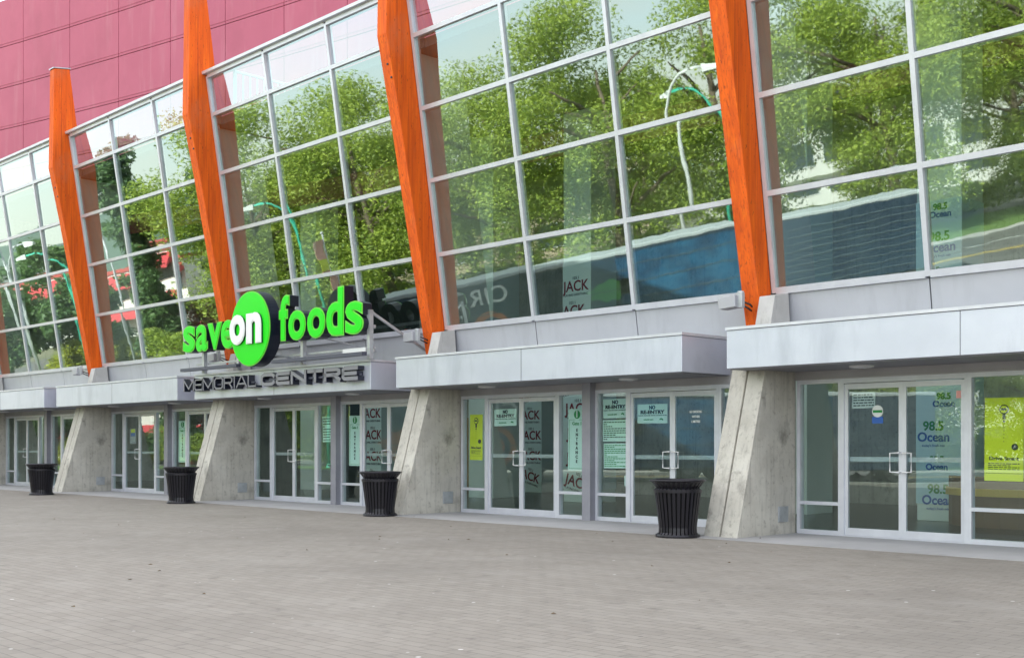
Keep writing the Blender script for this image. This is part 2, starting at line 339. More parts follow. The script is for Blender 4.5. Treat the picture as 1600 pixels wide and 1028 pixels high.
# entrance wall
DV = .10
def entrance_frame(p0=3.63, p1=3.826):
    m = MB(); w = .035
    def vert(u, hw=w, top=2.25): m.box(u-hw,u+hw,DV-.05,DV+.06,0,top)
    for a, b in ((.287,1.03),(2.895,p0),(p1,4.58),(6.445,7.18)):      # side lights
        m.box(a,a+.055,DV-.05,DV+.06,.0,2.26); m.box(b-.055,b,DV-.05,DV+.06,.0,2.26)
        m.box(a+.055,b-.055,DV-.048,DV+.058,2.20,2.26); m.box(a+.055,b-.055,DV-.048,DV+.058,.0,.07); m.box(a+.055,b-.055,DV-.048,DV+.058,.435,.485)
    for a, b in ((1.03,2.895),(4.58,6.445)):
        m.box(a,a+.04,DV-.052,DV+.06,.0,2.26); m.box(b-.04,b,DV-.052,DV+.06,.0,2.26); m.box(a+.04,b-.04,DV-.050,DV+.058,2.19,2.26)
        m.box(a+.04,b-.04,DV-.06,DV+.05,.0,.018)
    return m
def header(): return MB().box(.25,7.2,DV-.035,DV+.05,2.262,2.62).box(.25,7.2,DV-.05,DV-.035,2.262,2.285)
def door_leaf(w):    # origin at its outer lower corner, local x along the leaf
    m = MB(); s = .055
    m.box(0,s,-.022,.022,.02,2.18); m.box(w-s,w,-.022,.022,.02,2.18); m.box(s,w-s,-.021,.021,2.105,2.18); m.box(s,w-s,-.021,.021,.02,.125)
    return m
def u_handle(x, side):   # pull handle: a squared loop
    m = MB(); a, b = (x, x+side*.13); z0, z1 = .93, 1.20; r = .012
    m.tube([(a,-.02,z1),(a,-.075,z1),(b,-.075,z1-.005),(b,-.075,z0+.005),(a,-.075,z0),(a,-.02,z0)], r, 8)
    return m

rnd = random.Random(3)
first = {}
def part(key, builder, mats, parent, k, name=None, **kw):
    """one mesh per kind of part, shared by the bays"""
    name = name or key
    if key not in first: first[key] = builder().build(name, mats, parent, **kw); o = first[key]
    else:
        o = first[key].copy(); COL.objects.link(o); o.parent = parent
    if k: x, y, t = BAY[k]; o.location = (x,y,0); o.rotation_euler = (0,0,-t)
    return o
WL = {}
for k in 'ABCDEF':
    part('timber_column', timber, M['wood'], arena, k, bevel=.012)
    for hh_, du_ in ((8.55,0),(8.30,.05)):
        b_ = part('bolt%.2f' % hh_, lambda: MB().tube([(-.20+du_,-.891-(hh_-6.18)*.2035+.01,hh_),(-.20+du_,-.891-(hh_-6.18)*.2035-.012,hh_)], .022, 10), M['black'], arena, k, name='bolt')
    cp = part('column_cap', column_cap, M['galv'], arena, k)
    part('concrete_buttress', buttress, M['concrete'], arena, k, bevel=.008)
    part('buttress_top', stub, M['fin_edge'], arena, k, bevel=.008)
    fr = part('window_wall_frame', curtain_frame, M['frame'], arena, k)
    part('jamb_lining', lambda: MB().prism([(cv(3.6,.11),3.6),(1.25,3.6),(.45,8.9),(cv(8.9,.11),8.9)], -.39, -.12), M['lining'], arena, k)
    part('coping', coping, M['frame'], arena, k)
    part('spandrel_panel', spandrel, M['spandrel'], arena, k)
    for i in range(5):
        for j in range(3):
            p = pane(j, i, rnd).build('window_pane', M['glass_top'] if i == 4 else M['glass'], fr)
    a, b = CAN[k]
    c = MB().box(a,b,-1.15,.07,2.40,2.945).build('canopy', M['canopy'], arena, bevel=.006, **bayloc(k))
    MB().box(a-.015,b+.015,-1.168,.06,2.95,2.992).build('canopy_flashing', M['frame'], c)
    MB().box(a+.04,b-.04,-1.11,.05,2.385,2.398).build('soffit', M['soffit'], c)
    q = MB(); q.box((a+b)/2-.004,(a+b)/2+.004,-1.1525,-1.1502,2.402,2.944); q.build('panel_joint', M['bar_grey'], c)
    for uu in (1.7, 5.1): MB().lathe([(0,2.350),(.12,2.352),(.165,2.366),(.17,2.384)], 20, uu, -.55).build('soffit_light', M['lens'], c, smooth=True)
    wide = k in 'EF'; p0, p1 = (3.83,4.02) if wide else (3.63,3.826)
    ef = part('entrance_frame_wide' if wide else 'entrance_frame', lambda: entrance_frame(p0, p1), M['frame'], arena, k, name='entrance_frame')
    part('entrance_header', header, M['header'], arena, k)
    part('steel_post_w' if wide else 'steel_post', lambda: MB().box(p0+.002,p1-.002,-.08,.14,0,2.40), M['frame_dark'], arena, k, name='steel_post', bevel=.004)
    for a2, b2 in ((.342,.975),(2.95,p0-.055),(p1+.055,4.525),(6.50,7.125)):
        o = part('sidelight_glass%.2f_%.2f' % (a2, b2), lambda: MB().box(a2-.01,b2+.01,DV-.006,DV+.006,.48,2.205).box(a2-.01,b2+.01,DV-.006,DV+.006,.065,.44), M['door_glass'], ef, None, name='sidelight_glass')
    for d0 in (1.07, 4.62):
        for s in (0, 1):
            w = .8925; key = 'door%d' % s
            o = part(key, lambda: door_leaf(w), M['frame'], arena, None, name='glass_door')
            ux = d0 + s*w; P = world_pt(k, ux, DV-.01); o.location = P; o.rotation_euler = (0,0,-BAY[k][2])
            part('door_glass', lambda: MB().box(.045,w-.045,-.006,.006,.115,2.115), M['door_glass'], o, None)
            part('handle%d' % s, lambda: u_handle(w-.028 if s == 0 else .028, -1 if s == 0 else 1), M['white'], o, None, name='door_handle')
            part('push_bar', lambda: MB().box(.06,w-.06,.03,.075,1.075,1.14), M['galv'], o, None)
    part('cover_plate', lambda: MB().box(.2492,.262,-.385,-.13,.18,.41).box(.262,.268,-.365,-.15,.20,.39), M['galv'], arena, k, bevel=.003)

# terrace deck, lobby shell
dk = MB(); fl = MB(); cl = MB()
for k in 'ABCDEF':
    q = [world_pt(k,-.1 if k != 'A' else -.4,cv(8.98,.12)), world_pt(k,7.6,cv(8.98,.12)), world_pt(k,7.6,9.), world_pt(k,-.1,9.)]
    dk.prismz([(p.x,p.y) for p in q], 8.93+.002*ord(k)%.02, 9.125+.0008*(ord(k)-65))
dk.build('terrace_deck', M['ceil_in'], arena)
A0 = world_pt('A',-.4,.14); A1 = world_pt('F',15,.14); A2 = world_pt('F',15,9.2); A3 = world_pt('A',-.4,9.2)
mid = [world_pt(k,0,.2) for k in 'BCDEF']
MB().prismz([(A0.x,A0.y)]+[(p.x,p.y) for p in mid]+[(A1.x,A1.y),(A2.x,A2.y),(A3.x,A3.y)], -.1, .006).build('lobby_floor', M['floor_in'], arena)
bw = MB()
for k in 'ABCDEF':
    p, q, r, s = world_pt(k,-.3,9), world_pt(k,7.7,9), world_pt(k,7.7,9.3), world_pt(k,-.3,9.3)
    bw.prismz([(p.x,p.y),(q.x,q.y),(r.x,r.y),(s.x,s.y)], 0, 8.94)
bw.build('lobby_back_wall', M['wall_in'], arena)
# first floor gallery behind the window wall
gl = MB()
for k in 'ABCDEF':
    p, q, r, s = world_pt(k,-.3,6.2), world_pt(k,7.7,6.2), world_pt(k,7.7,9), world_pt(k,-.3,9)
    gl.prismz([(p.x,p.y),(q.x,q.y),(r.x,r.y),(s.x,s.y)], 4.25, 4.6)
gl.build('gallery_floor', M['ceil_in'], arena)
e = MB(); 
for u in (-.6,): 
    ps = [world_pt('A',-3.2,.0), world_pt('A',-.4,.0), world_pt('A',-.4,9.3), world_pt('A',-3.2,9.3)]
    e.prismz([(p.x,p.y) for p in ps], 0, 9.1)
ps = [world_pt('F',7.5,.0), world_pt('F',40,.0), world_pt('F',40,9.3), world_pt('F',7.5,9.3)]
e.prismz([(p.x,p.y) for p in ps], 0, 9.1); e.build('end_wall', M['concrete'], arena)

# crimson wall above: cladding panels on a backing, following a gentle curve
def redline():
    pts = [Vector((-13.14-2.62*4*.848, 39.2+2.62*4*.530))]; th = R(31.0)
    for i in range(28):
        pts.append(pts[-1] + 2.62*Vector((math.cos(th), -math.sin(th)))); th = min(th + R(.85), R(46))
    return pts
RP = redline()
off = Vector((-13.14, 39.2)) - RP[4]; RP = [p + off for p in RP]
rm = MB(); back = MB()
PH = 1.5; Z0 = 14.3 - 4*PH
for i in range(len(RP)-1):
    a, b = RP[i], RP[i+1]; d = (b-a).normalized(); n = Vector((d.y, -d.x)); n = -n if n.y > 0 else n
    for j in range(6):
        z0, z1 = Z0 + j*PH, Z0 + (j+1)*PH
        if j == 5: z1 = 17.5
        p, q = a + d*.012, b - d*.012
        rm.hexa([(*(p+n*.04),z0+.012),(*(q+n*.04),z0+.012),(*q,z0+.012),(*p,z0+.012),(*(p+n*.04),z1-.012),(*(q+n*.04),z1-.012),(*q,z1-.012),(*p,z1-.012)])
        # thin second reveal above each joint
        rm.hexa([(*(p+n*.052),z0+.10),(*(q+n*.052),z0+.10),(*(q+n*.0395),z0+.10),(*(p+n*.0395),z0+.10),(*(p+n*.052),z0+.118),(*(q+n*.052),z0+.118),(*(q+n*.0395),z0+.118),(*(p+n*.0395),z0+.118)])
rm.build('crimson_cladding', M['red'], arena)
bk = [(p.x,p.y) for p in RP] + [(RP[-1].x+30, RP[-1].y+40), (25,95), (RP[0].x+6, RP[0].y+45)]
back.prismz([(x,y) for x,y in bk], 9.0, 17.42); back.build('upper_wall', M['red_dark'], arena)
lo = [world_pt('A',-3.1,9.3), world_pt('F',40,9.3)]
MB().prismz([(lo[0].x,lo[0].y),(lo[1].x,lo[1].y),(60,60),(25,90),(lo[0].x+8,lo[0].y+40)], 0, 9.0).build('lower_wall', M['concrete'], arena)

# lobby columns, with printed wraps on two of them
def lobby_col(k, u, v, w, wrap, h=8.93):
    x = w/2
    c = MB().box(u-x,u+x,v-x,v+x,.006,h).build('lobby_column', M['col_in'], arena, bevel=.01, **bayloc(k))
    if not wrap: return
    m = M['wrap_mint'] if wrap == 'jack' else M['wrap_blue']; e = .012; mb = MB()
    mb.box(u-x-e,u+x+e,v-x-e,v+x+e,.30,min(h-.1,5.5))
    wobj = mb.build('printed_wrap', m, c)
    t = MB(); r = random.Random(5 if wrap == 'jack' else 9)
    for face in (0, 1):
        z = .45; q = 0
        while z < min(h-.2,5.4):
            if wrap == 'jack': items = [("103.1", .10, .19, 1), ("JACK", .34, 0, 0), ("PLAYING EVERYTHING", .075, -.19, 1)]
            else: items = [("98.5", .22, .10, 0), ("Ocean", .22, -.09, 1), ("today's fresh mix", .06, -.23, 1)] if q % 2 == 0 else [("98.5", .15, .07, 0), ("Ocean", .15, -.06, 1)]
            ox = r.uniform(-.16,.16)*w; rot = r.choice([0,0,-.25,.2]) if wrap == 'jack' else 0
            for body, sz, dz, mi in items:
                vs, fs = textmesh(body, sz, .002, .006 if sz > .12 else 0, 'CENTER')
                out = []
                for a_, b_, c_ in vs:
                    xx = a_*math.cos(rot)-(b_+dz)*math.sin(rot)+ox; zz = a_*math.sin(rot)+(b_+dz)*math.cos(rot)+z
                    xx = max(-x, min(x, xx))
                    out.append((u+xx, v-x-e-.004-c_, zz) if face == 0 else (u-x-e-.004-c_, v-xx, zz))
                t.add(out, fs, mi)
            z += .56 if wrap == 'jack' else .54; q += 1
    t.build('wrap_lettering', [M['ink_red'], M['ink']] if wrap == 'jack' else [M['ink_green'], M['ink_blue']], wobj, fix=False)
lobby_col('E', .45, 4.55, .80, 'ocean')
lobby_col('D', -.75, 4.9, .85, 'jack')
lobby_col('D', -5.6, 8.2, 1.0, 'jack', 4.2)
lobby_col('C', .3, 4.0, .9, 'jack', 4.2)
lobby_col('E', -2.6, 4.6, .9, None)
lobby_col('D', -4.0, 4.9, .9, None)
lobby_col('C', -4.0, 4.9, .8, None)
lobby_col('B', -.6, 4.9, .8, None)
lobby_col('F', .5, 4.6, .8, None)
# things inside the lobby that show through the doors
MB().box(1.5,3.2,7.2,7.9,.006,1.05).box(1.4,3.3,7.1,8.0,1.05,1.10).build('ticket_counter', [M['brown_in']], arena, **bayloc('E'))
MB().box(1.3,3.4,7.4,8.0,.006,1.05).box(1.2,3.5,7.3,8.1,1.05,1.10).build('ticket_counter', [M['brown_in']], arena, **bayloc('D'))
for k, u in (('D',5.2),('E',5.6),('C',2.),('B',5.)):
    MB().box(u,u+.95,8.93,8.985,.006,2.15).box(u+1.0,u+1.95,8.93,8.985,.006,2.15).build('inner_door', [M['tan']], arena, **bayloc(k))

ct = MB()
for i_ in range(12):
    a0_, a1_ = R(-70+i_*140/12-90), R(-70+(i_+1)*140/12-90); cu, cv_ = 2.0, 4.4
    for r0_, r1_, z0_, z1_, mi_ in ((1.1,1.35,.006,.50,0),(1.08,1.40,.50,.62,1),(1.1,1.35,.62,.80,0)):
        p_ = [(cu+r_*math.cos(a_), cv_+r_*math.sin(a_)) for r_, a_ in ((r0_,a0_),(r1_,a0_),(r1_,a1_),(r0_,a1_))]
        ct.hexa([(a_,b_,z0_) for a_,b_ in p_]+[(a_,b_,z1_) for a_,b_ in p_], mi_)
ct.build('curved_counter', [M['brown_in'], M['yel_in']], arena, **bayloc('E'))
# white guard rail on the terrace, running back from the glass
rl = MB()
for k, u in (('C', .75),):
    rl.box(u-.025,u+.025,-.75,2.9,10.02,10.07); rl.box(u-.02,u+.02,-.75,2.9,9.25,9.29)
    for n_ in range(20): v_ = -.72 + n_*.19; rl.box(u-.014,u+.014,v_-.014,v_+.014,9.29,10.02)
    for v_ in (-.75,1.1,2.9): rl.box(u-.03,u+.03,v_-.03,v_+.03,9.12,10.08)
rl.build('terrace_railing', M['white'], arena, **bayloc('C'))

struct('entrance_apron', (lambda m: [m.add([tuple(world_pt(k,-.35,-1.72,z)) for z in (-.05,)] + [tuple(world_pt(k,7.2,-1.72,-.05)), tuple(world_pt(k,7.2,.3,-.05)), tuple(world_pt(k,-.35,.3,-.05))]
    + [tuple(world_pt(k,-.35,-1.72,.0035+.0003*(ord(k)-65))), tuple(world_pt(k,7.2,-1.72,.0035+.0003*(ord(k)-65))), tuple(world_pt(k,7.2,.3,.0035+.0003*(ord(k)-65))), tuple(world_pt(k,-.35,.3,.0035+.0003*(ord(k)-65)))],
    [(0,3,2,1),(4,5,6,7),(0,1,5,4),(1,2,6,5),(2,3,7,6),(3,0,4,7)]) for k in 'ABCDEF'] and m)(MB()), M['apron'])

# ------------------------------------------------------------------ channel-letter sign over the middle canopy
sg = empty('channel_letter_sign', world_pt('C',0,-1.38), -BAY['C'][2], 'large bright green lettered sign with tall green disc on white posts above a canopy', 'sign')
def lettering(body, x0, x1, z0, z1, off, depth, y=0., face='green', name='sign_letter', asc=True, zt=None):
    """fit glyph(s) to a rectangle: face, light trim, dark return"""
    out = []
    for nm, o2, e, yy, m in (('r', off*1.2, depth/2, y+depth/2, M['return']), ('t', off*1.2, .006, y-.008, M['green_edge'] if face == 'green' else M[face]), ('f', off*.55, .006, y-.020, M[face])):
        vs, fs = textmesh(body, 1., 0.0 if False else e, o2/((z1-z0)/.75 if False else 1), 'LEFT')
        bx = textmesh(body, 1., .01, 0, 'LEFT')[0]
        a0, a1 = min(v[0] for v in bx), max(v[0] for v in bx); b0, b1 = min(v[1] for v in bx), max(v[1] for v in bx)
        sx, sz = (x1-x0)/(a1-a0), (z1-z0)/(b1-b0)
        out.append((MB().add([(x0+(v[0]-a0)*sx, yy-v[2], z0+(v[1]-b0)*sz) for v in vs], fs), m))
    body_o = out[0][0].build(name, out[0][1], sg)
    out[1][0].build('trim', out[1][1], body_o); out[2][0].build('face', out[2][1], body_o)
    return body_o
g = .034
for ch, a, b, z0, z1 in (('s',-.50,.03,3.50,4.11),('a',.10,.62,3.49,4.10),('v',.66,1.24,3.50,4.10),('e',1.24,1.79,3.49,4.12),
    ('f',3.62,4.00,3.52,4.46),('o',3.98,4.60,3.50,4.11),('o',4.68,5.30,3.50,4.11),('d',5.36,5.93,3.50,4.45),('s',6.02,6.56,3.49,4.12)):
    lettering(ch, a+g, b-g, z0+g, z1-g, .034, .22)
# disc
dm = MB(); n = 56; cx, cz, rx, rz = 2.66, 3.84, .80, .82
def ell(mb, rx, rz, y0, y1):
    vs = [(cx+rx*math.cos(2*math.pi*i/n), y0, cz+rz*math.sin(2*math.pi*i/n)) for i in range(n)] + [(cx+rx*math.cos(2*math.pi*i/n), y1, cz+rz*math.sin(2*math.pi*i/n)) for i in range(n)]
    mb.add(vs, [tuple(range(n)), tuple(range(2*n-1,n-1,-1))] + [(i,(i+1)%n,(i+1)%n+n,i+n) for i in range(n)]); return mb
dsc = ell(MB(), rx, rz, -.12, .16).build('sign_disc', M['return'], sg)
ell(MB(), rx-.004, rz-.004, -.135, -.1205).build('trim', M['green_edge'], dsc); ell(MB(), rx-.03, rz-.03, -.145, -.1355).build('face', M['green'], dsc)
for ch, a, b in (('o',1.92,2.52),('n',2.62,3.17)): lettering(ch, a+.03, b-.03, 3.56, 4.12, .036, .05, y=-.18, face='signwhite')
# posts, rails, light bars, braces
fm = MB()
for u in (.18, 1.72, 4.27, 6.57): fm.box(u-.045,u+.045,.12,.21,2.992,3.95)
fm.box(-.35,6.6,.23,.28,3.60,3.66); fm.box(-.35,6.6,.23,.28,3.20,3.24)
fm.build('sign_post', M['galv'], sg)
lb = MB()
for a_, b_, us_ in ((-.50,2.02,(.18,1.72)),(3.45,6.66,(4.27,6.40))):
    lb = MB(); lb.box(a_,b_,-.10,.02,3.045,3.115)
    for u in us_: lb.box(u-.03,u+.03,.018,.12,3.06,3.10)
    lb.build('light_bar', M['bar_grey'], sg)
for a_, b_, r_ in (((6.58,.16,3.92),(6.80,1.40,3.20),.03),((4.9,.2,3.52),(5.1,1.42,3.3),.02),((1.9,.2,3.5),(2.0,1.42,3.3),.02)): MB().tube([a_,b_], r_, 10).build('brace', M['galv'], sg)
MB().box(5.75,6.5,.10,.32,3.14,3.22).build('cable_box', M['white'], sg)

# ---- dark capitals along the canopy edge, drawn with square strokes
ml = empty('memorial_lettering', world_pt('C',0,-1.30), -BAY['C'][2], 'row of wide charcoal capital letters reading across the canopy edge under the green sign', 'lettering')
def strokes(ch):   # unit cell 0..1, list of polylines
    c = .18
    return {'M':[[(0,0),(0,1),(.5,.15),(1,1),(1,0)]], 'E':[[(1,1),(c*.6,1),(0,1-c),(0,c),(c*.6,0),(1,0)],[(0,.5),(.92,.5)]],
     'O':[[(c,0),(1-c,0),(1,c),(1,1-c),(1-c,1),(c,1),(0,1-c),(0,c),(c,0)]], 'R':[[(0,0),(0,1),(1-c,1),(1,1-c),(1,.5+c*.7),(1-c,.48),(0,.48)],[(.6,.48),(1,0)]],
     'I':[[(.5,0),(.5,1)]], 'A':[[(0,0),(.45,1),(.55,1),(1,0)],[(.2,.3),(.8,.3)]], 'L':[[(0,1),(0,0),(1,0)]],
     'C':[[(1,1-c),(1-c*.8,1),(c,1),(0,1-c),(0,c),(c,0),(1-c*.8,0),(1,c)]], 'N':[[(0,0),(0,1),(1,0),(1,1)]], 'T':[[(0,1),(1,1)],[(.5,1),(.5,0)]]}[ch]
def capital(ch, x0, x1, z0, z1, w, depth):
    back, face = MB(), MB(); i = w/2
    for pl in strokes(ch):
        P = [(x0+i+a*(x1-x0-2*i), z0+i+b*(z1-z0-2*i)) for a, b in pl]
        for (mb, hw, ya, yb) in ((back, i, -.0, .16), (face, i-.006, -.012, -.0005)):
            n_ = len(P); closed = P[0] == P[-1]; L, Rr = [], []
            for q in range(n_):
                p = Vector(P[q])
                def dr(a, b): d = (Vector(b)-Vector(a)); return d.normalized()
                if q == 0: d1 = dr(P[-2],P[-1]) if closed else dr(P[0],P[1])
                else: d1 = dr(P[q-1],P[q])
                if q == n_-1: d2 = dr(P[0],P[1]) if closed else d1
                else: d2 = dr(P[q],P[q+1])
                nn = Vector((-(d1.y+d2.y), d1.x+d2.x)); nn.normalize(); k_ = hw/max(.45, nn.dot(Vector((-d1.y,d1.x))))
                if q == 0 and not closed: p = p - d2*hw
                if q == n_-1 and not closed: p = p + d1*hw
                L.append(p+nn*k_); Rr.append(p-nn*k_)
            for q in range(n_-1):
                a, b, c_, d = Rr[q], Rr[q+1], L[q+1], L[q]
                mb.add([(a.x,ya,a.y),(b.x,ya,b.y),(c_.x,ya,c_.y),(d.x,ya,d.y),(a.x,yb,a.y),(b.x,yb,b.y),(c_.x,yb,c_.y),(d.x,yb,d.y)], [(0,1,2,3),(7,6,5,4),(0,4,5,1),(1,5,6,2),(2,6,7,3),(3,7,4,0)])
    o = back.build('capital_letter', M['return'], ml); face.build('letter_face', M['letter_grey'], o); return o
xs = -.66
for ch, w_ in zip('MEMORIAL', (.50,.36,.50,.40,.38,.11,.46,.34)):
    capital(ch, xs, xs+w_, 2.585, 2.865, .045, .16); xs += w_ + .025
xs = 2.76
for ch, w_ in zip('CENTRE', (.56,.54,.58,.56,.58,.54)):
    capital(ch, xs, xs+w_, 2.585, 2.875, .085, .16); xs += w_ + .035
MB().box(-.60,2.4,.05,.09,2.68,2.72).box(2.8,6.3,.05,.09,2.68,2.72).build('mounting_rail', M['bar_grey'], ml)

# ------------------------------------------------------------------ floodlights on the columns
for k, lab in zip('BCDE', ('grey floodlight on the column left of the green sign, over the leftmost full canopy', 'grey floodlight half hidden behind the small green letters of the sign',
     'grey floodlight on the orange column just right of the green sign', 'grey floodlight on the nearest orange column, above the gap between the two front canopies')):
    f = empty('floodlight', world_pt(k,-.25,-.42,3.42), -BAY[k][2], lab, 'floodlight', 'floodlights at the column feet')
    hb = MB().hexa([(-.30,-.30,-.10),(-.02,-.30,-.08),(-.02,-.10,-.08),(-.30,-.10,-.10),(-.33,-.30,.07),(-.02,-.30,.10),(-.02,-.10,.10),(-.33,-.10,.07)]).build('housing', M['floodgrey'], f, bevel=.012)
    MB().hexa([(-.318,-.28,-.085),(-.304,-.28,-.085),(-.304,-.12,-.085),(-.318,-.12,-.085),(-.345,-.28,.055),(-.331,-.28,.055),(-.331,-.12,.055),(-.345,-.12,.055)]).build('lens', M['lens'], hb)
    MB().box(-.03,.06,-.24,-.16,-.09,.13).tube([(.015,-.20,.12),(.015,-.20,.155)], .05, 12).build('bracket', M['galv'], f, bevel=.006)
    MB().tube([(.03,-.16,-.05),(.06,-.05,-.10),(.05,.02,-.12)], .014, 6).tube([(.03,-.16,.0),(.10,-.08,-.04),(.06,.02,-.06)], .014, 6).build('cable', M['cable'], f, smooth=True)

# ------------------------------------------------------------------ litter bins
def make_bin():
    r = empty('litter_bin')
    sl = MB(); N = 30
    for i in range(N):
        a = 2*math.pi*i/N; prof = [(.300,.035),(.272,.07),(.268,.14),(.300,.40),(.335,.66),(.325,.685),(.305,.70),(.335,.735),(.385,.80)]
        w = .021; ca, sa = math.cos(a), math.sin(a)
        vs = []
        for rr, z in prof:
            for s_, dr in ((-1,0),(1,0),(1,-.008),(-1,-.008)):
                vs.append(((rr+dr)*ca - s_*w*sa, (rr+dr)*sa + s_*w*ca, z))
        fs = []
        for q in range(len(prof)-1):
            for c in range(4): fs.append((q*4+c, q*4+(c+1)%4, (q+1)*4+(c+1)%4, (q+1)*4+c))
        sl.add(vs, fs)
    sl.build('slats', M['black'], r)
    MB().lathe([(.28,.0),(.315,.0),(.318,.022),(.312,.042),(.28,.042),(.28,.0)], 36).build('base_ring', M['black'], r, smooth=False)
    MB().lathe([(.318,.635),(.342,.635),(.344,.68),(.318,.68),(.318,.635)], 36).build('band', M['black'], r)
    MB().lathe([(.355,.785),(.392,.790),(.402,.802),(.398,.816),(.372,.822),(.352,.812),(.355,.785)], 36).build('rim', M['black'], r, smooth=True)
    MB().lathe([(.0,.03),(.235,.035),(.285,.60),(.290,.70),(.300,.78),(.29,.78),(.27,.60),(.22,.05),(0,.045)], 30).build('liner', M['liner'], r, smooth=True)
    return r
b0 = make_bin()
zs = [(1059,841,'black slatted litter bin, nearest of the four, in front of the double doors'), (594,807,'black slatted litter bin beside the buttress under the right end of the green sign'),
      (283,787,'black slatted litter bin beside the buttress under the left end of the charcoal capitals'), (65,773.5,'farthest black slatted litter bin, at the left edge by the end doors')]
for i, (px, py, lab) in enumerate(zs):
    o = b0 if i == 0 else copy_tree(b0)
    d = 1828.7*1.3/(py-695.9) + .30
    o.location = ((px-800)/1828.7*d, d, 0); o.rotation_euler = (0,0,i*.37)
    tag(o, lab, 'litter bin', 'litter bins along the entrance')

# ------------------------------------------------------------------ notices on the doors
def sheet(k, rect, name, lab, cat, base, draw=None, group=None, v=.125):
    """rect = u0,u1,h0,h1 in the bay's frame"""
    u0,u1,h0,h1 = rect; w, h = u1-u0, h1-h0
    r = empty(name, world_pt(k,(u0+u1)/2,v,h0), -BAY[k][2], lab, cat, group); r.rotation_euler[1] = R(((u0*37+h0*91) % 1-.5)*1.8)
    MB().box(-w/2,w/2,0,.003,0,h).build('backing', base, r)
    if draw:
        m = MB(); mats = draw(m, w, h); m.build('printing', mats, r, fix=False)
    return r
def lines(m, w, x0, z0, z1, n, mi=0, seed=1):
    r = random.Random(seed)
    for i in range(n):
        z = z1 - (z1-z0)*(i+.5)/n; t = (z1-z0)/n*.42; a = -w/2+x0; 
        while a < w/2-x0-.01:
            l_ = r.uniform(.02,.07); b = min(a+l_, w/2-x0); m.box(a,b,-.0035,-.0015,z-t/2,z+t/2,mi); a = b+.012
            if r.random() < .06: break
def d_reentry(m, w, h):
    m.text('NO', 0, h*.82, h*.26, -.003, off=.004); m.text('RE-ENTRY', 0, h*.58, h*.25, -.003, off=.004, sx=.92*w/.42)
    m.text('THANK YOU FOR YOUR COOPERATION', 0, h*.41, h*.075, -.003, sx=w/.46); m.text('memorial centre', -w*.12, h*.2, h*.12, -.003, sx=.8, mi=1)
    m.tube([(w*.26,-.003,h*.2),(w*.30,-.003,h*.24),(w*.36,-.003,h*.18)], .012, 6, mi=1); return [M['ink'], M['ink_green']]
def d_gate(m, w, h):
    n = 24; c = h-.10; R_ = .075
    m.tube([(0,-.001,c),(0,-.006,c)], R_, 24, mi=1); m.text('1', 0, c, .16, -.009, off=.006, mi=2)
    a, t = w/2-.03, .006; z1 = h-.19; z0 = .03
    m.box(-a,-a+t,-.004,-.001,z0,z1,1); m.box(a-t,a,-.004,-.001,z0,z1,1); m.box(-a+t,a-t,-.004,-.001,z0,z0+t,1); m.box(-a+t,-.05,-.004,-.001,z1-t,z1,1); m.box(.05,a-t,-.004,-.001,z1-t,z1,1)
    m.text('Gate 1', 0, h-.26, .085, -.003, off=.001, mi=1)
    for i, ch in enumerate('ENTRANCE'): m.text(ch, 0, h-.38-i*(h-.46)/8, .075, -.003, off=.003, mi=0)
    return [M['ink'], M['ink_green'], M['decal']]
def d_yellow(m, w, h):
    c = h*.86; m.tube([(0,-.001,c),(0,-.006,c)], .062, 24); m.tube([(0,-.006,c),(0,-.009,c)], .048, 24, mi=1)
    m.box(-.02,.02,-.006,-.002,c-.13,c-.055); m.box(-.012,.012,-.006,-.002,c-.17,c-.14); m.box(-.035,.035,-.012,-.0095,c-.012,c+.016)
    for i in range(7): m.box(-.003,.003,-.004,-.001,h*.47+i*.045,h*.47+i*.045+.016)
    m.tube([(w*.28,-.001,h*.41),(w*.28,-.006,h*.41)], .042, 20); m.text('Drive Smart', 0, h*.27, .062, -.003, off=.0015, sx=w/.40)
    lines(m, w, .05, h*.13, h*.22, 4, 0, 3); m.box(-w/2+.02,w/2-.02,-.004,-.001,h*.09,h*.094); return [M['ink'], M['yellow']]
def d_note(n, seed): 
    def f(m, w, h): lines(m, w, .02, .02, h-.02, n, 0, seed); return [M['ink_green'] if seed % 2 else M['ink']]
    return f
def d_smoke(m, w, h):
    m.text('NO SMOKING', 0, h*.85, h*.2, -.002, off=.002, sx=.75); m.text('WITHIN', 0, h*.55, h*.2, -.002, off=.002, sx=.8); m.text('3 METRES', 0, h*.25, h*.2, -.002, off=.002, sx=.8); return [M['decal']]
def d_sticker(m, w, h):
    m.tube([(0,-.001,h*.66),(0,-.005,h*.66)], w*.5, 24, mi=0); m.box(-w*.42,w*.42,-.007,-.0052,h*.58,h*.72,2); m.box(-w*.5,w*.5,-.004,-.001,0,h*.36,1); return [M['decal'], M['ink_blue'], M['ink_green']]

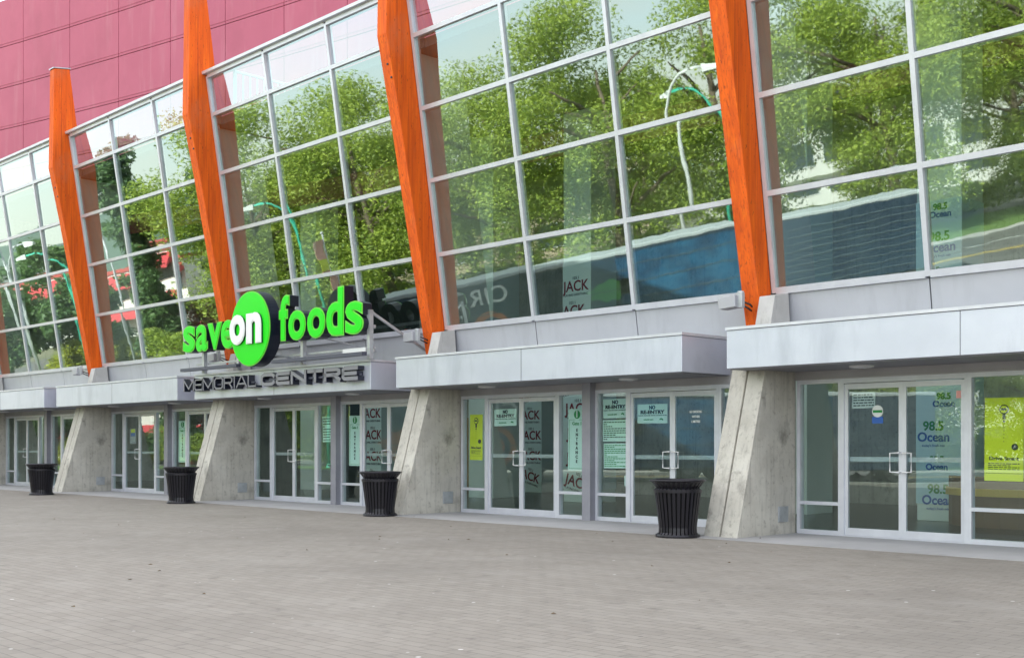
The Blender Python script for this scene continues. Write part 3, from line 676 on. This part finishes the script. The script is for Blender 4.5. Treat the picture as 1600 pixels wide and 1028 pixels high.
# (bay, u0,u1,h0,h1) measured in each bay's frame
YP = 'lime yellow poster with a light bulb emblem '
NR = 'mint notice lettered NO RE-ENTRY '
sheet('D', (.46,.83,1.02,1.90), 'poster', YP+'in a narrow side light', 'poster', M['yellow'], d_yellow)
sheet('E', (3.09,3.60,.84,1.92), 'poster', 'large lime yellow poster reading Drive Smart, at the right edge', 'poster', M['yellow'], d_yellow)
sheet('D', (1.17,1.78,1.67,1.99), 'notice', NR+'on the door right of the yellow poster', 'notice', M['paper_green'], d_reentry)
sheet('D', (4.72,5.36,1.67,1.99), 'notice', NR+'on the door behind the nearest litter bin', 'notice', M['paper_green'], d_reentry)
sheet('D', (3.95,4.50,1.77,2.10), 'notice', NR+'at the top of a stack of three notices', 'notice', M['paper_green'], d_reentry)
sheet('D', (3.94,4.49,1.37,1.74), 'notice', 'mint sheet of fine print, middle of a stack of three notices', 'notice', M['paper_green'], d_note(9,2))
sheet('D', (3.96,4.49,.91,1.34), 'notice', 'mint sheet of dense centred print, lowest of a stack of three notices', 'notice', M['paper_green'], d_note(12,3))
sheet('D', (4.43,4.51,.61,.79), 'notice', 'small white card low in the side light by the stacked notices', 'card', M['paper_white'])
sheet('D', (3.10,3.53,.86,1.95), 'gate_sign', 'tall mint Gate 1 ENTRANCE sign, nearest one, with its green number disc', 'sign', M['paper_green'], d_gate, 'gate signs in the side lights')
sheet('C', (4.04,4.46,.86,1.95), 'gate_sign', 'tall mint Gate 1 ENTRANCE sign under the right half of the charcoal capitals', 'sign', M['paper_green'], d_gate, 'gate signs in the side lights')
sheet('B', (4.04,4.46,.86,1.95), 'gate_sign', 'tall mint Gate 1 ENTRANCE sign farthest left, behind the second farthest bin', 'sign', M['paper_green'], d_gate, 'gate signs in the side lights')
sheet('C', (3.04,3.52,1.38,1.95), 'notice', 'pale mint notice in the side light left of the grey post, below the disc sign', 'notice', M['paper_green'], d_note(9,4))
sheet('B', (1.28,1.66,1.35,1.78), 'notice', 'small grey notice with yellow and blue heading on a far glass door', 'notice', M['frame_dark'], lambda m, w, h: (m.box(-w*.3,w*.3,-.004,-.001,h*.72,h*.95,1), m.box(-w*.3,w*.3,-.004,-.001,h*.5,h*.7,2), lines(m,w,.04,.02,h*.45,6,0,5)) and [M['decal'], M['yellow'], M['ink_blue']])
smk = empty('door_decal', world_pt('D',5.98,.080,1.62), -BAY['D'][2], 'white no smoking lettering on the glass door beside the nearest buttress', 'decal')
m_ = MB(); ms_ = d_smoke(m_, .4, .26); m_.build('lettering', ms_, smk, fix=False)
sheet('E', (1.16,1.52,1.83,2.06), 'notice', 'grey notice with small black text at the top of the nearest left door', 'notice', M['decal'], d_note(5,6))
st = empty('round_sticker', world_pt('E',1.585,.078,1.61), -BAY['E'][2], 'round green and white sticker with blue base on a glass door', 'sticker'); m_ = MB(); ms_ = d_sticker(m_, .17, .26); m_.build('print', ms_, st, fix=False)
pk = sheet('E', (2.73,2.80,1.93,2.03), 'pink_sticker', 'small pink square sticker in the top corner of the nearest right door', 'sticker', M['pink'], v=.078)

# ------------------------------------------------------------------ across the road: what the glass reflects
def bark(): return noise_mat('bark', (.10,.075,.05), (.18,.14,.10), 6, .9, bump=.4, stretch=(1,1,.2))
M['bark'] = bark()
def leafmat(name, c1, c2):
    m = mat(name, c1, .55); n, l, b = nodes(m)
    oi = n.new('ShaderNodeNewGeometry'); t = n.new('ShaderNodeTexCoord')
    x = n.new('ShaderNodeTexNoise'); x.inputs['Scale'].default_value = .8; x.inputs['Detail'].default_value = 3
    ad = n.new('ShaderNodeMath'); ad.operation = 'MULTIPLY_ADD'; ad.inputs[1].default_value = .55
    r = n.new('ShaderNodeValToRGB'); r.color_ramp.elements[0].position = .35; r.color_ramp.elements[1].position = .95
    r.color_ramp.elements[0].color = (*c1, 1); r.color_ramp.elements[1].color = (*c2, 1)
    l.new(t.outputs['Object'], x.inputs['Vector']); l.new(oi.outputs['Random Per Island'], ad.inputs[0]); l.new(x.outputs[0], ad.inputs[2]); l.new(ad.outputs[0], r.inputs[0]); l.new(r.outputs[0], b.inputs['Base Color'])
    tr = n.new('ShaderNodeBsdfTranslucent'); mi = n.new('ShaderNodeMixShader'); mi.inputs[0].default_value = .45
    l.new(r.outputs[0], tr.inputs[0]); l.new(b.outputs[0], mi.inputs[1]); l.new(tr.outputs[0], mi.inputs[2]); l.new(mi.outputs[0], n['Material Output'].inputs[0])
    return m
M['leaf'] = leafmat('broadleaf_foliage', (.12,.21,.036), (.45,.54,.09))
M['leaf_dark'] = leafmat('dark_foliage', (.04,.10,.035), (.15,.25,.08))
M['leaf_yellow'] = leafmat('yellow_green_foliage', (.16,.22,.02), (.42,.44,.04))
M['leaf_red'] = leafmat('red_foliage', (.22,.04,.03), (.40,.12,.08))
def tree_meshes(seed, H_, cr, kind='broad', leaf=.17, N=16000):
    r = random.Random(seed); tk = MB(); br = []
    if kind == 'broad':
        th = H_*.22; tk.tube([(0,0,-.1),(.05,.05,th*.5),(.1,-.05,th),(.15,0,H_*.45),(.0,.1,H_*.75)], [.36,.30,.26,.19,.06], 9)
        for i in range(9):
            a = r.uniform(0,6.28); z = r.uniform(th*.9,H_*.6); L = cr*r.uniform(.55,.95)
            p1 = Vector((.1,0,z)); p2 = p1+Vector((math.cos(a)*L*.5,math.sin(a)*L*.5,L*.35)); p3 = p1+Vector((math.cos(a)*L,math.sin(a)*L,L*.55))
            tk.tube([p1,p2,p3],[.16,.11,.04],6); br.append(p3); br.append(p2)
    else: tk.tube([(0,0,-.1),(0,0,H_*.9)],[.25,.05],8)
    cl = []
    nc = 50 if kind == 'broad' else 60
    for i in range(nc):
        if kind == 'broad':
            while True:
                p = Vector((r.uniform(-1,1),r.uniform(-1,1),r.uniform(-1,1)))
                if .35 < p.length < 1: break
            z = H_*.55 + p.z*H_*.45; k_ = 1 - max(0,-p.z)*.15
            c = Vector((p.x*cr*k_, p.y*cr*k_, z)); rad = r.uniform(.7,1.7)*cr/4.3
        elif kind == 'poplar':
            z = r.uniform(.08,.98); k_ = math.sin(min(1,z*1.25+.05)*math.pi*.86)**.6; a = r.uniform(0,6.28); q = r.uniform(.1,.85)*cr*k_
            c = Vector((math.cos(a)*q,math.sin(a)*q,z*H_)); rad = r.uniform(.6,1.1)
        else:
            while True:
                p = Vector((r.uniform(-1,1),r.uniform(-1,1),r.uniform(0,1)))
                if .2 < p.length < 1: break
            c = Vector((p.x*cr,p.y*cr,.25+p.z*(H_-.4))); rad = .55
        cl.append((c, rad, r.uniform(.7,1.3)))
    lf = MB(); tot = sum(c[1]**2*c[2] for c in cl)
    vs, fs = [], []
    for c, rad, dn in cl:
        for _ in range(int(N*rad**2*dn/tot)):
            d = Vector((r.gauss(0,1),r.gauss(0,1),r.gauss(0,1))).normalized()*rad*r.uniform(.08,1.2)**.6; d.z *= .7
            p = c + d; s_ = leaf*r.uniform(.6,1.35)
            n_ = (d.normalized()*.5+Vector((r.gauss(0,.6),r.gauss(0,.6),r.gauss(0,.6)+.4))).normalized(); a = n_.orthogonal().normalized(); 
            a = Matrix.Rotation(r.uniform(0,6.28),3,n_) @ a; b = n_.cross(a)
            i0 = len(vs); vs += [p-a*s_, p-b*s_*.5, p+a*s_, p+b*s_*.5]; fs.append((i0,i0+1,i0+2,i0+3))
    lf.add(vs, fs)
    return tk, lf
protos = {}
def proto(key, seed, H_, cr, kind, leafm, leaf=.17, N=16000):
    tk, lf = tree_meshes(seed, H_, cr, kind, leaf, N)
    nm = {'broad':'broadleaf_tree','poplar':'columnar_tree','bush':'rounded_bush'}[kind]
    r = empty(nm); tk.build('trunk', M['bark'], r, smooth=True); lf.build('crown', M[leafm], r, fix=False)
    protos[key] = [r, H_, False]
proto('b1', 11, 15, 6.2, 'broad', 'leaf', .10, 46000); proto('b2', 12, 15, 5.6, 'broad', 'leaf', .10, 44000); proto('b3', 13, 15, 6.0, 'broad', 'leaf', .10, 46000)
proto('pop', 21, 15, 2.6, 'poplar', 'leaf_dark', .17, 20000); proto('dk', 14, 9, 4.0, 'broad', 'leaf_dark', .19, 14000)
proto('yb', 31, 2.0, 1.8, 'bush', 'leaf_yellow', .09, 6000); proto('gb', 32, 2.4, 1.9, 'bush', 'leaf_dark', .10, 6000); proto('rb', 33, 4.0, 2.2, 'bush', 'leaf_red', .13, 6000)
def plant(key, x, y, h, rz, lab, cat, grp):
    r, H_, used = protos[key]; o = r if not used else copy_tree(r); protos[key][2] = True
    o.location = (x,y,0); s = h/H_; o.scale = (s,s,s); o.rotation_euler = (0,0,rz); tag(o, lab, cat, grp)
TL = ['leafy tree farthest right in the street row', 'leafy tree on the lawn whose crown fills the top right glass', 'leafy tree with visible trunk, mirrored left of the rightmost mullion', 'tall leafy tree on the lawn beside the teal lamp',
 'tall leafy tree directly behind the lettered trailer', 'shorter leafy tree behind the far end of the lettered trailer', 'leafy lawn tree mirrored above the green lettering', 'leafy lawn tree beside the pennant pole',
 'rear leafy tree by the white car, right end', 'rear leafy tree in the lot by the silver car', 'tallest rear leafy tree in front of the tan building', 'rear leafy tree beyond the blue car',
 'lowest rear leafy tree near the narrow dark trees', 'leafy tree next to the red leaved bush']
T = 'trees across the road, mirrored in the window wall'
for i, (key, x, y, h) in enumerate([('b1',-43,-14,14.5),('b2',-42,-5.5,13.5),('b3',-40.5,3.2,14.5),('b1',-44,10.5,15.5),('b2',-43.5,17,15.0),('b3',-45,22.5,13.0),('b1',-46,30.0,14.5),('b2',-48,37,14.0),('b3',-56,-9,13),('b2',-60,-1,11.5),('b1',-62,14,12.5),('b3',-60,26,12.5),('b1',-60,36,12.5),('b3',-54,33,12.5)]):
    plant(key, x, y, h, i*1.3, TL[i], 'tree', T)
plant('pop', -53, 45.0, 15.0, 0, 'tall narrow dark tree reflected in the second glass bay from the left', 'tree', None)
plant('pop', -56, 40.5, 13.0, 1, 'shorter narrow dark tree beside the tall one across the road', 'tree', None)
plant('dk', -60, 53.5, 9.0, 0, 'small dark tree reflected low in the leftmost glass bay', 'tree', None)
plant('dk', -63, 58.5, 6.5, 2, 'smallest dark tree at the far left of the reflection', 'tree', None)
for i, (k_, x, y, h) in enumerate([('yb',-60,49.5,2.0),('yb',-58,51.8,2.2),('yb',-61,46.6,1.8)]): plant(k_, x, y, h, i, ['middle yellow green bush before the red awning building','largest yellow green bush before the red awning building','smallest yellow green bush before the red awning building'][i], 'bush', 'yellow green bushes across the road')
BL = ['largest dark bush, among the yellow green bushes', 'dark bush on the lawn edge, right of the others', 'dark bush at the lawn edge under the tree beside the pennant pole', 'dark bush at the lawn edge, farthest from the trailers', 'dark bush at the lawn edge behind the middle of the lettered trailer']
for i, (x, y, h) in enumerate([(-64,51.5,3.0),(-46.5,9,2.2),(-46.5,25,2.4),(-46.8,33,2.2),(-46.6,14,2.0)]): plant('gb', x, y, h, i, BL[i], 'bush', 'dark bushes across the road')
plant('rb', -55, 43.0, 4.2, 0, 'red leaved bush reflected beside the narrow dark tree', 'bush', None)

hd = MB(); r_ = random.Random(77); vs, fs = [], []
for i in range(60000):
    y_ = r_.uniform(-20,44); top = 1.9+.35*math.sin(y_*.9)+.3*math.sin(y_*2.3+1); p = Vector((-47.6+r_.choice((-.8,.8,r_.uniform(-.8,.8)))+r_.gauss(0,.12), y_, r_.uniform(.1,1)**.7*top)); n_ = Vector((r_.gauss(.4,1),r_.gauss(0,1),r_.gauss(.3,1))).normalized(); a = n_.orthogonal().normalized(); b = n_.cross(a); s_ = r_.uniform(.06,.12)
    i0 = len(vs); vs += [p-a*s_, p-b*s_*.5, p+a*s_, p+b*s_*.5]; fs.append((i0,i0+1,i0+2,i0+3))
hd.add(vs, fs); tag(hd.build('hedge', M['leaf'], fix=False), 'long clipped green hedge along the far edge of the lawn, behind the street trees', 'hedge')
# street lamps
M['lampgreen'] = mat('teal_lamp_paint', (.05,.42,.30), .4); M['lampwhite'] = mat('pale_lamp_paint', (.60,.62,.60), .4)
def lamp(x, y, h, rz, m, lab):
    r = empty('street_lamp', (x,y,0), rz, lab, 'street lamp', 'street lamps across the road')
    pts = [(0,0,0),(0,0,h*.72)]; n_ = 9
    for i in range(1, n_+1): a = math.pi/2*i/n_; pts.append((h*.17*(1-math.cos(a)), 0, h*.72+h*.26*math.sin(a)))
    pts.append((h*.17+.6,0,h*.975))
    MB().tube(pts, [.10,.085]+[.075-.002*i for i in range(len(pts)-2)], 10).build('pole', m, r, smooth=True)
    MB().hexa([(h*.17+.5,-.13,h*.95),(h*.17+1.15,-.10,h*.955),(h*.17+1.15,.10,h*.955),(h*.17+.5,.13,h*.95),(h*.17+.5,-.09,h*.99),(h*.17+1.15,-.06,h*.975),(h*.17+1.15,.06,h*.975),(h*.17+.5,.09,h*.99)]).build('lamp_head', M['lampwhite'], r, bevel=.02)
    MB().lathe([(.0,.0),(.18,.0),(.18,.12),(.11,.30),(.0,.30)], 12).build('lamp_base', m, r)
lamp(-30.5, 14.7, 9.0, R(-60), M['lampwhite'], 'pale street lamp standing behind the long dark trailer')
lamp(-38.0, 11.4, 8.6, R(110), M['lampgreen'], 'teal goose neck street lamp on the lawn near the pale lamp')
lamp(-42.0, 33.4, 8.6, R(80), M['lampgreen'], 'teal goose neck street lamp mirrored above the green sign')
lamp(-54.0, 49.2, 8.4, R(80), M['lampgreen'], 'teal street lamp mirrored in the leftmost bay')
lamp(-49.5, 51.2, 9.0, R(-80), M['floodgrey'], 'grey street lamp mirrored in the leftmost bay')
def flag(x, y, h, cols, lab):
    r = empty('flagpole', (x,y,0), R(20), lab, 'flagpole', 'banner poles by the road')
    MB().tube([(0,0,0),(0,0,h)], [.07,.04], 10).lathe([(0,h+.16),(.07,h+.12),(.09,h+.06),(.05,h)], 10).build('pole', M['floodgrey'], r, smooth=True)
    b = MB(); n_ = 8
    for i in range(n_):
        z0 = h-.3-i*.3; yy = .06*math.sin(i*1.1); y2 = .06*math.sin((i+1)*1.1); w0 = .75-.03*i; w1 = .75-.03*(i+1)
        b.hexa([(.05,y2,z0-.3),(.05+w1,y2+.1,z0-.3),(.05+w1,y2+.112,z0-.3),(.05,y2+.012,z0-.3),(.05,yy,z0),(.05+w0,yy+.1,z0),(.05+w0,yy+.112,z0),(.05,yy+.012,z0)], 0 if i % 5 < 3 else 1)
    b.build('banner', cols, r)
flag(-39.3,42.4,10.8,[M['ink_blue'],M['white']],'flagpole with hanging blue and white banner, mirrored beside the second column')
flag(-47.2,50.2,11.0,[M['lampgreen'],M['frame_dark']],'flagpole with hanging dark green banner at the far left')
flag(-38,31.5,6.0,[M['pink'],M['yellow']],'short flagpole with pink and yellow pennant, mirrored above the green sign')

# trailers parked along the road
M['rib'] = mat('trailer_rib', (.07,.105,.14), .4)
M['navy'] = noise_mat('navy_trailer_side', (.008,.022,.05), (.016,.04,.075), .6, .35, bump=0); M['teal'] = noise_mat('blue_graphic', (.006,.04,.10), (.015,.11,.22), 1.2, .4, bump=0)
M['orange_g'] = mat('orange_graphic', (.60,.16,.03), .4); M['green_g'] = mat('green_graphic', (.06,.30,.05), .4); M['tyre'] = mat('tyre', (.02,.02,.02), .8); M['rimm'] = mat('wheel_rim', (.4,.4,.42), .35, .6)
M['roofgrey'] = mat('trailer_roof', (.42,.46,.48), .5)
def trailer(y0, y1, lab, art):
    r = empty('parked_trailer', (-21.7,(y0+y1)/2,0), 0, lab, 'trailer'); L = (y1-y0)/2
    bd = MB().box(-1.25,1.25,-L,L,.42,3.05).build('body', M['navy'], r, bevel=.05)
    rb = MB()
    for i in range(9 if not art else 4): rb.box(1.251,1.275,-L+.1,L-.1,.7+i*(.25 if not art else .6),.73+i*(.25 if not art else .6))
    rb.build('side_ribs', M['rib'], bd)
    MB().box(-1.28,1.28,-L-.02,L+.02,3.05,3.2).build('roof', M['roofgrey'], r, bevel=.04)
    MB().box(-1.1,1.1,-L+.2,L-.2,.72,.94).box(.9,1.15,-L+2,-L+3.5,.35,.72).build('chassis', M['tyre'], r)
    for yy in (-L+1.3,-L+2.5,L-2.2):
        for s_ in (-1,1):
            w = MB().tube([(s_*.88,yy,.5),(s_*1.18,yy,.5)], .5, 20).build('wheel', M['tyre'], r); MB().tube([(s_*1.181,yy,.5),(s_*1.20,yy,.5)], .26, 14).build('rim', M['rimm'], w)
    if art:
        g = MB(); yc = 1.8
        vs, fs = textmesh('CIRQUE', .85, .004, .01, 'CENTER', 1.1)
        g.add([(1.285+c, 3.0+a, 2.55+b) for a, b, c in vs], fs, 0)
        for rr, mi, xx in ((.75,1,1.256),(.55,2,1.259),(.35,1,1.262),(.16,2,1.265)): 
            g.tube([(xx,2.2,1.25),(xx+.004,2.2,1.25)], rr, 28, mi=mi)
        
        g.box(1.2515,1.2525,-7.1,-2.6,.5,2.95,2)
        for q_, (yy_, zz_, r1, r2, mi_) in enumerate(((-2.3,1.9,.8,.35,3),(5.2,1.3,.9,.6,1))):
            vs2 = [(1.2525+.0012*q_, yy_+r1*math.cos(6.283*i_/40)*(1+.16*math.sin(i_*.9+q_)), zz_+r2*math.sin(6.283*i_/40)*(1+.18*math.sin(i_*1.4))) for i_ in range(40)]; g.add(vs2, [tuple(range(40))], mi_)
        g.build('side_graphic', [M['decal'], M['orange_g'], M['teal'], M['green_g'], M['navy']], bd, fix=False)
trailer(14.0, 28.5, 'long navy trailer with CIRQUE lettering parked along the road', True)
trailer(8.0, 13.2, 'shorter ribbed navy trailer parked behind the lettered one', False)

# parked cars in the lot
M['carglass'] = mat('car_glass', (.02,.03,.035), .08)
def make_car():
    r = empty('parked_car')
    prof = [(-2.1,.35),(-2.15,.75),(-1.95,.95),(-1.1,1.0),(-.55,1.42),(.75,1.45),(1.45,1.02),(2.0,.92),(2.12,.6),(2.05,.35)]
    b = MB(); n_ = len(prof)
    for s_ in (1,): 
        vs = []
        for x_, hw in ((-.86,.0),(-.80,1)):
            pass
        L_ = [(-.86 if z < 1.1 else -.68, y_, z) for y_, z in prof]; R__ = [(-a, y_, z) for a, y_, z in L_]
        b.add(L_+R__, [tuple(range(n_)), tuple(range(2*n_-1,n_-1,-1))] + [(i,(i+1)%n_,(i+1)%n_+n_,i+n_) for i in range(n_)])
    b.build('body', M['white'], r, bevel=.05)
    MB().prism([(-1.0,1.0),(-.55,1.36),(.70,1.38),(1.28,1.03)], -.775, .775).build('window', M['carglass'], r)
    for yy in (-1.35,1.35):
        for s_ in (-1,1):
            w = MB().tube([(s_*.68,yy,.32),(s_*.87,yy,.32)], .32, 18).build('wheel', M['tyre'], r); MB().tube([(s_*.871,yy,.32),(s_*.885,yy,.32)], .19, 12).build('rim', M['rimm'], w)
    for s_ in (-1,1): MB().box(s_*.62-.14,s_*.62+.14,2.06,2.13,.62,.76).build('headlight', M['lens'], r, bevel=.02)
    return r
car = make_car(); bodies = [c for c in kids(car) if c.name.startswith('body')][0].data
for i, (x, y, cm, cn) in enumerate([(-52,-3,(.7,.7,.7),'white'),(-52,6,(.35,.36,.38),'silver'),(-52.5,20,(.35,.03,.03),'red'),(-52,29,(.04,.10,.30),'blue'),(-66,48,(.72,.72,.72),'second white'),(-68,54,(.05,.05,.055),'black')]):
    o = car if i == 0 else copy_tree(car)
    if i:
        bd = [c for c in kids(o) if c.name.startswith('body')][0]; bd.data = bodies.copy(); bd.data.materials[0] = mat(cn+'_car_paint', cm, .25, .2, coat=.5)
    o.location = (x,y,-.012); o.rotation_euler = (0,0,R(90+i*3)); tag(o, cn+' car parked in the lot across the road', 'car', 'cars parked across the road')

# buildings across the road
M['render_white'] = noise_mat('white_render', (.62,.61,.58), (.70,.69,.66), .5, .8, bump=0); M['awning'] = mat('red_awning', (.50,.05,.06), .7); M['roofred'] = mat('red_tile_roof', (.38,.07,.06), .8)
M['wglass'] = mat('dark_window', (.05,.07,.08), .1); M['brick'] = noise_mat('tan_wall', (.38,.30,.22), (.45,.36,.27), 1, .85, bump=0)
def block(x, y, w, d, h, rz, wallm, lab, storeys, awn, n_win):
    r = empty('low_building', (x,y,0), rz, lab, 'building'); fh = h/storeys
    wl_ = MB().box(-w/2,w/2,-d/2,d/2,-.05,h).build('wall', wallm, r)
    MB().box(-w/2-.2,w/2+.2,-d/2-.2,d/2+.2,h,h+.35).build('roof', M['roofred'] if awn else M['kerb'], r)
    for s_ in range(storeys):
        for i in range(n_win):
            yy = -d/2 + d*(i+.5)/n_win; hw = d/n_win*.36; z0 = s_*fh+.9
            f = MB().box(w/2+.002,w/2+.05,yy-hw-.08,yy+hw+.08,z0-.08,z0+fh*.5+.08).build('window', M['white'], r)
            MB().box(w/2+.051,w/2+.07,yy-hw,yy+hw,z0,z0+fh*.5).build('pane', M['wglass'], f)
        if awn:
            z = s_*fh+fh*.78; MB().hexa([(w/2,-d/2,z-.1),(w/2+1.6,-d/2,z-.75),(w/2+1.6,d/2,z-.75),(w/2,d/2,z-.1),(w/2,-d/2,z+.55),(w/2+1.6,-d/2,z-.55),(w/2+1.6,d/2,z-.55),(w/2,d/2,z+.55)]).build('awning', M['awning'], r)
block(-98, 62, 12, 22, 7.0, R(18), M['render_white'], 'white two storey building with red awnings, mirrored in the left bays', 2, True, 7)
block(-90, -12, 14, 34, 8.0, 0, M['render_white'], 'long white low building behind the street trees', 2, False, 9)
block(-92, 26, 14, 30, 6.5, 0, M['brick'], 'tan low building behind the street trees', 2, False, 8)
block(-120, 95, 16, 40, 9.0, R(25), M['render_white'], 'large pale building farthest left in the reflection', 3, False, 10)

# hills far away
hm = MB(); n_ = 90; rr_ = random.Random(4); vs = []
for i in range(n_+1):
    a = math.pi*.45 + math.pi*1.1*i/n_; hh = 26 + 16*math.sin(i*.21)+9*math.sin(i*.53+1)+rr_.uniform(-2,2)
    for d_, z in ((620,-1),(760,hh*.7),(900,hh)): vs.append((math.cos(a)*d_, math.sin(a)*d_, z))
hm.add(vs, [(i*3+j,(i+1)*3+j,(i+1)*3+j+1,i*3+j+1) for i in range(n_) for j in range(2)])
M['hill'] = noise_mat('hazy_wooded_hill', (.07,.11,.09), (.11,.15,.12), .02, .95, bump=0)  # bluish green tone puts the distance haze into the hill colour
struct('hills', hm, M['hill'])

# fallen leaves on the paving
lv = MB(); r_ = random.Random(12)
for i in range(45):
    x_ = r_.uniform(-9,6); y_ = r_.uniform(6.5,22)
    if world_pt('C',0,-1.7).y - (x_+6.5)*1.03 < y_: continue
    s_ = r_.uniform(.012,.032); a = r_.uniform(0,6.28); c, s2 = math.cos(a)*s_, math.sin(a)*s_
    lv.add([(x_-c,y_-s2,.004),(x_+s2*.5,y_-c*.5,.010),(x_+c,y_+s2,.005),(x_-s2*.5,y_+c*.5,.014)], [(0,1,2,3)])
tag(lv.build('fallen_leaves', mat('dry_leaf', (.14,.09,.04), .8), fix=False), 'scattered small dry leaves and flecks on the paving', 'leaves', kind='stuff')
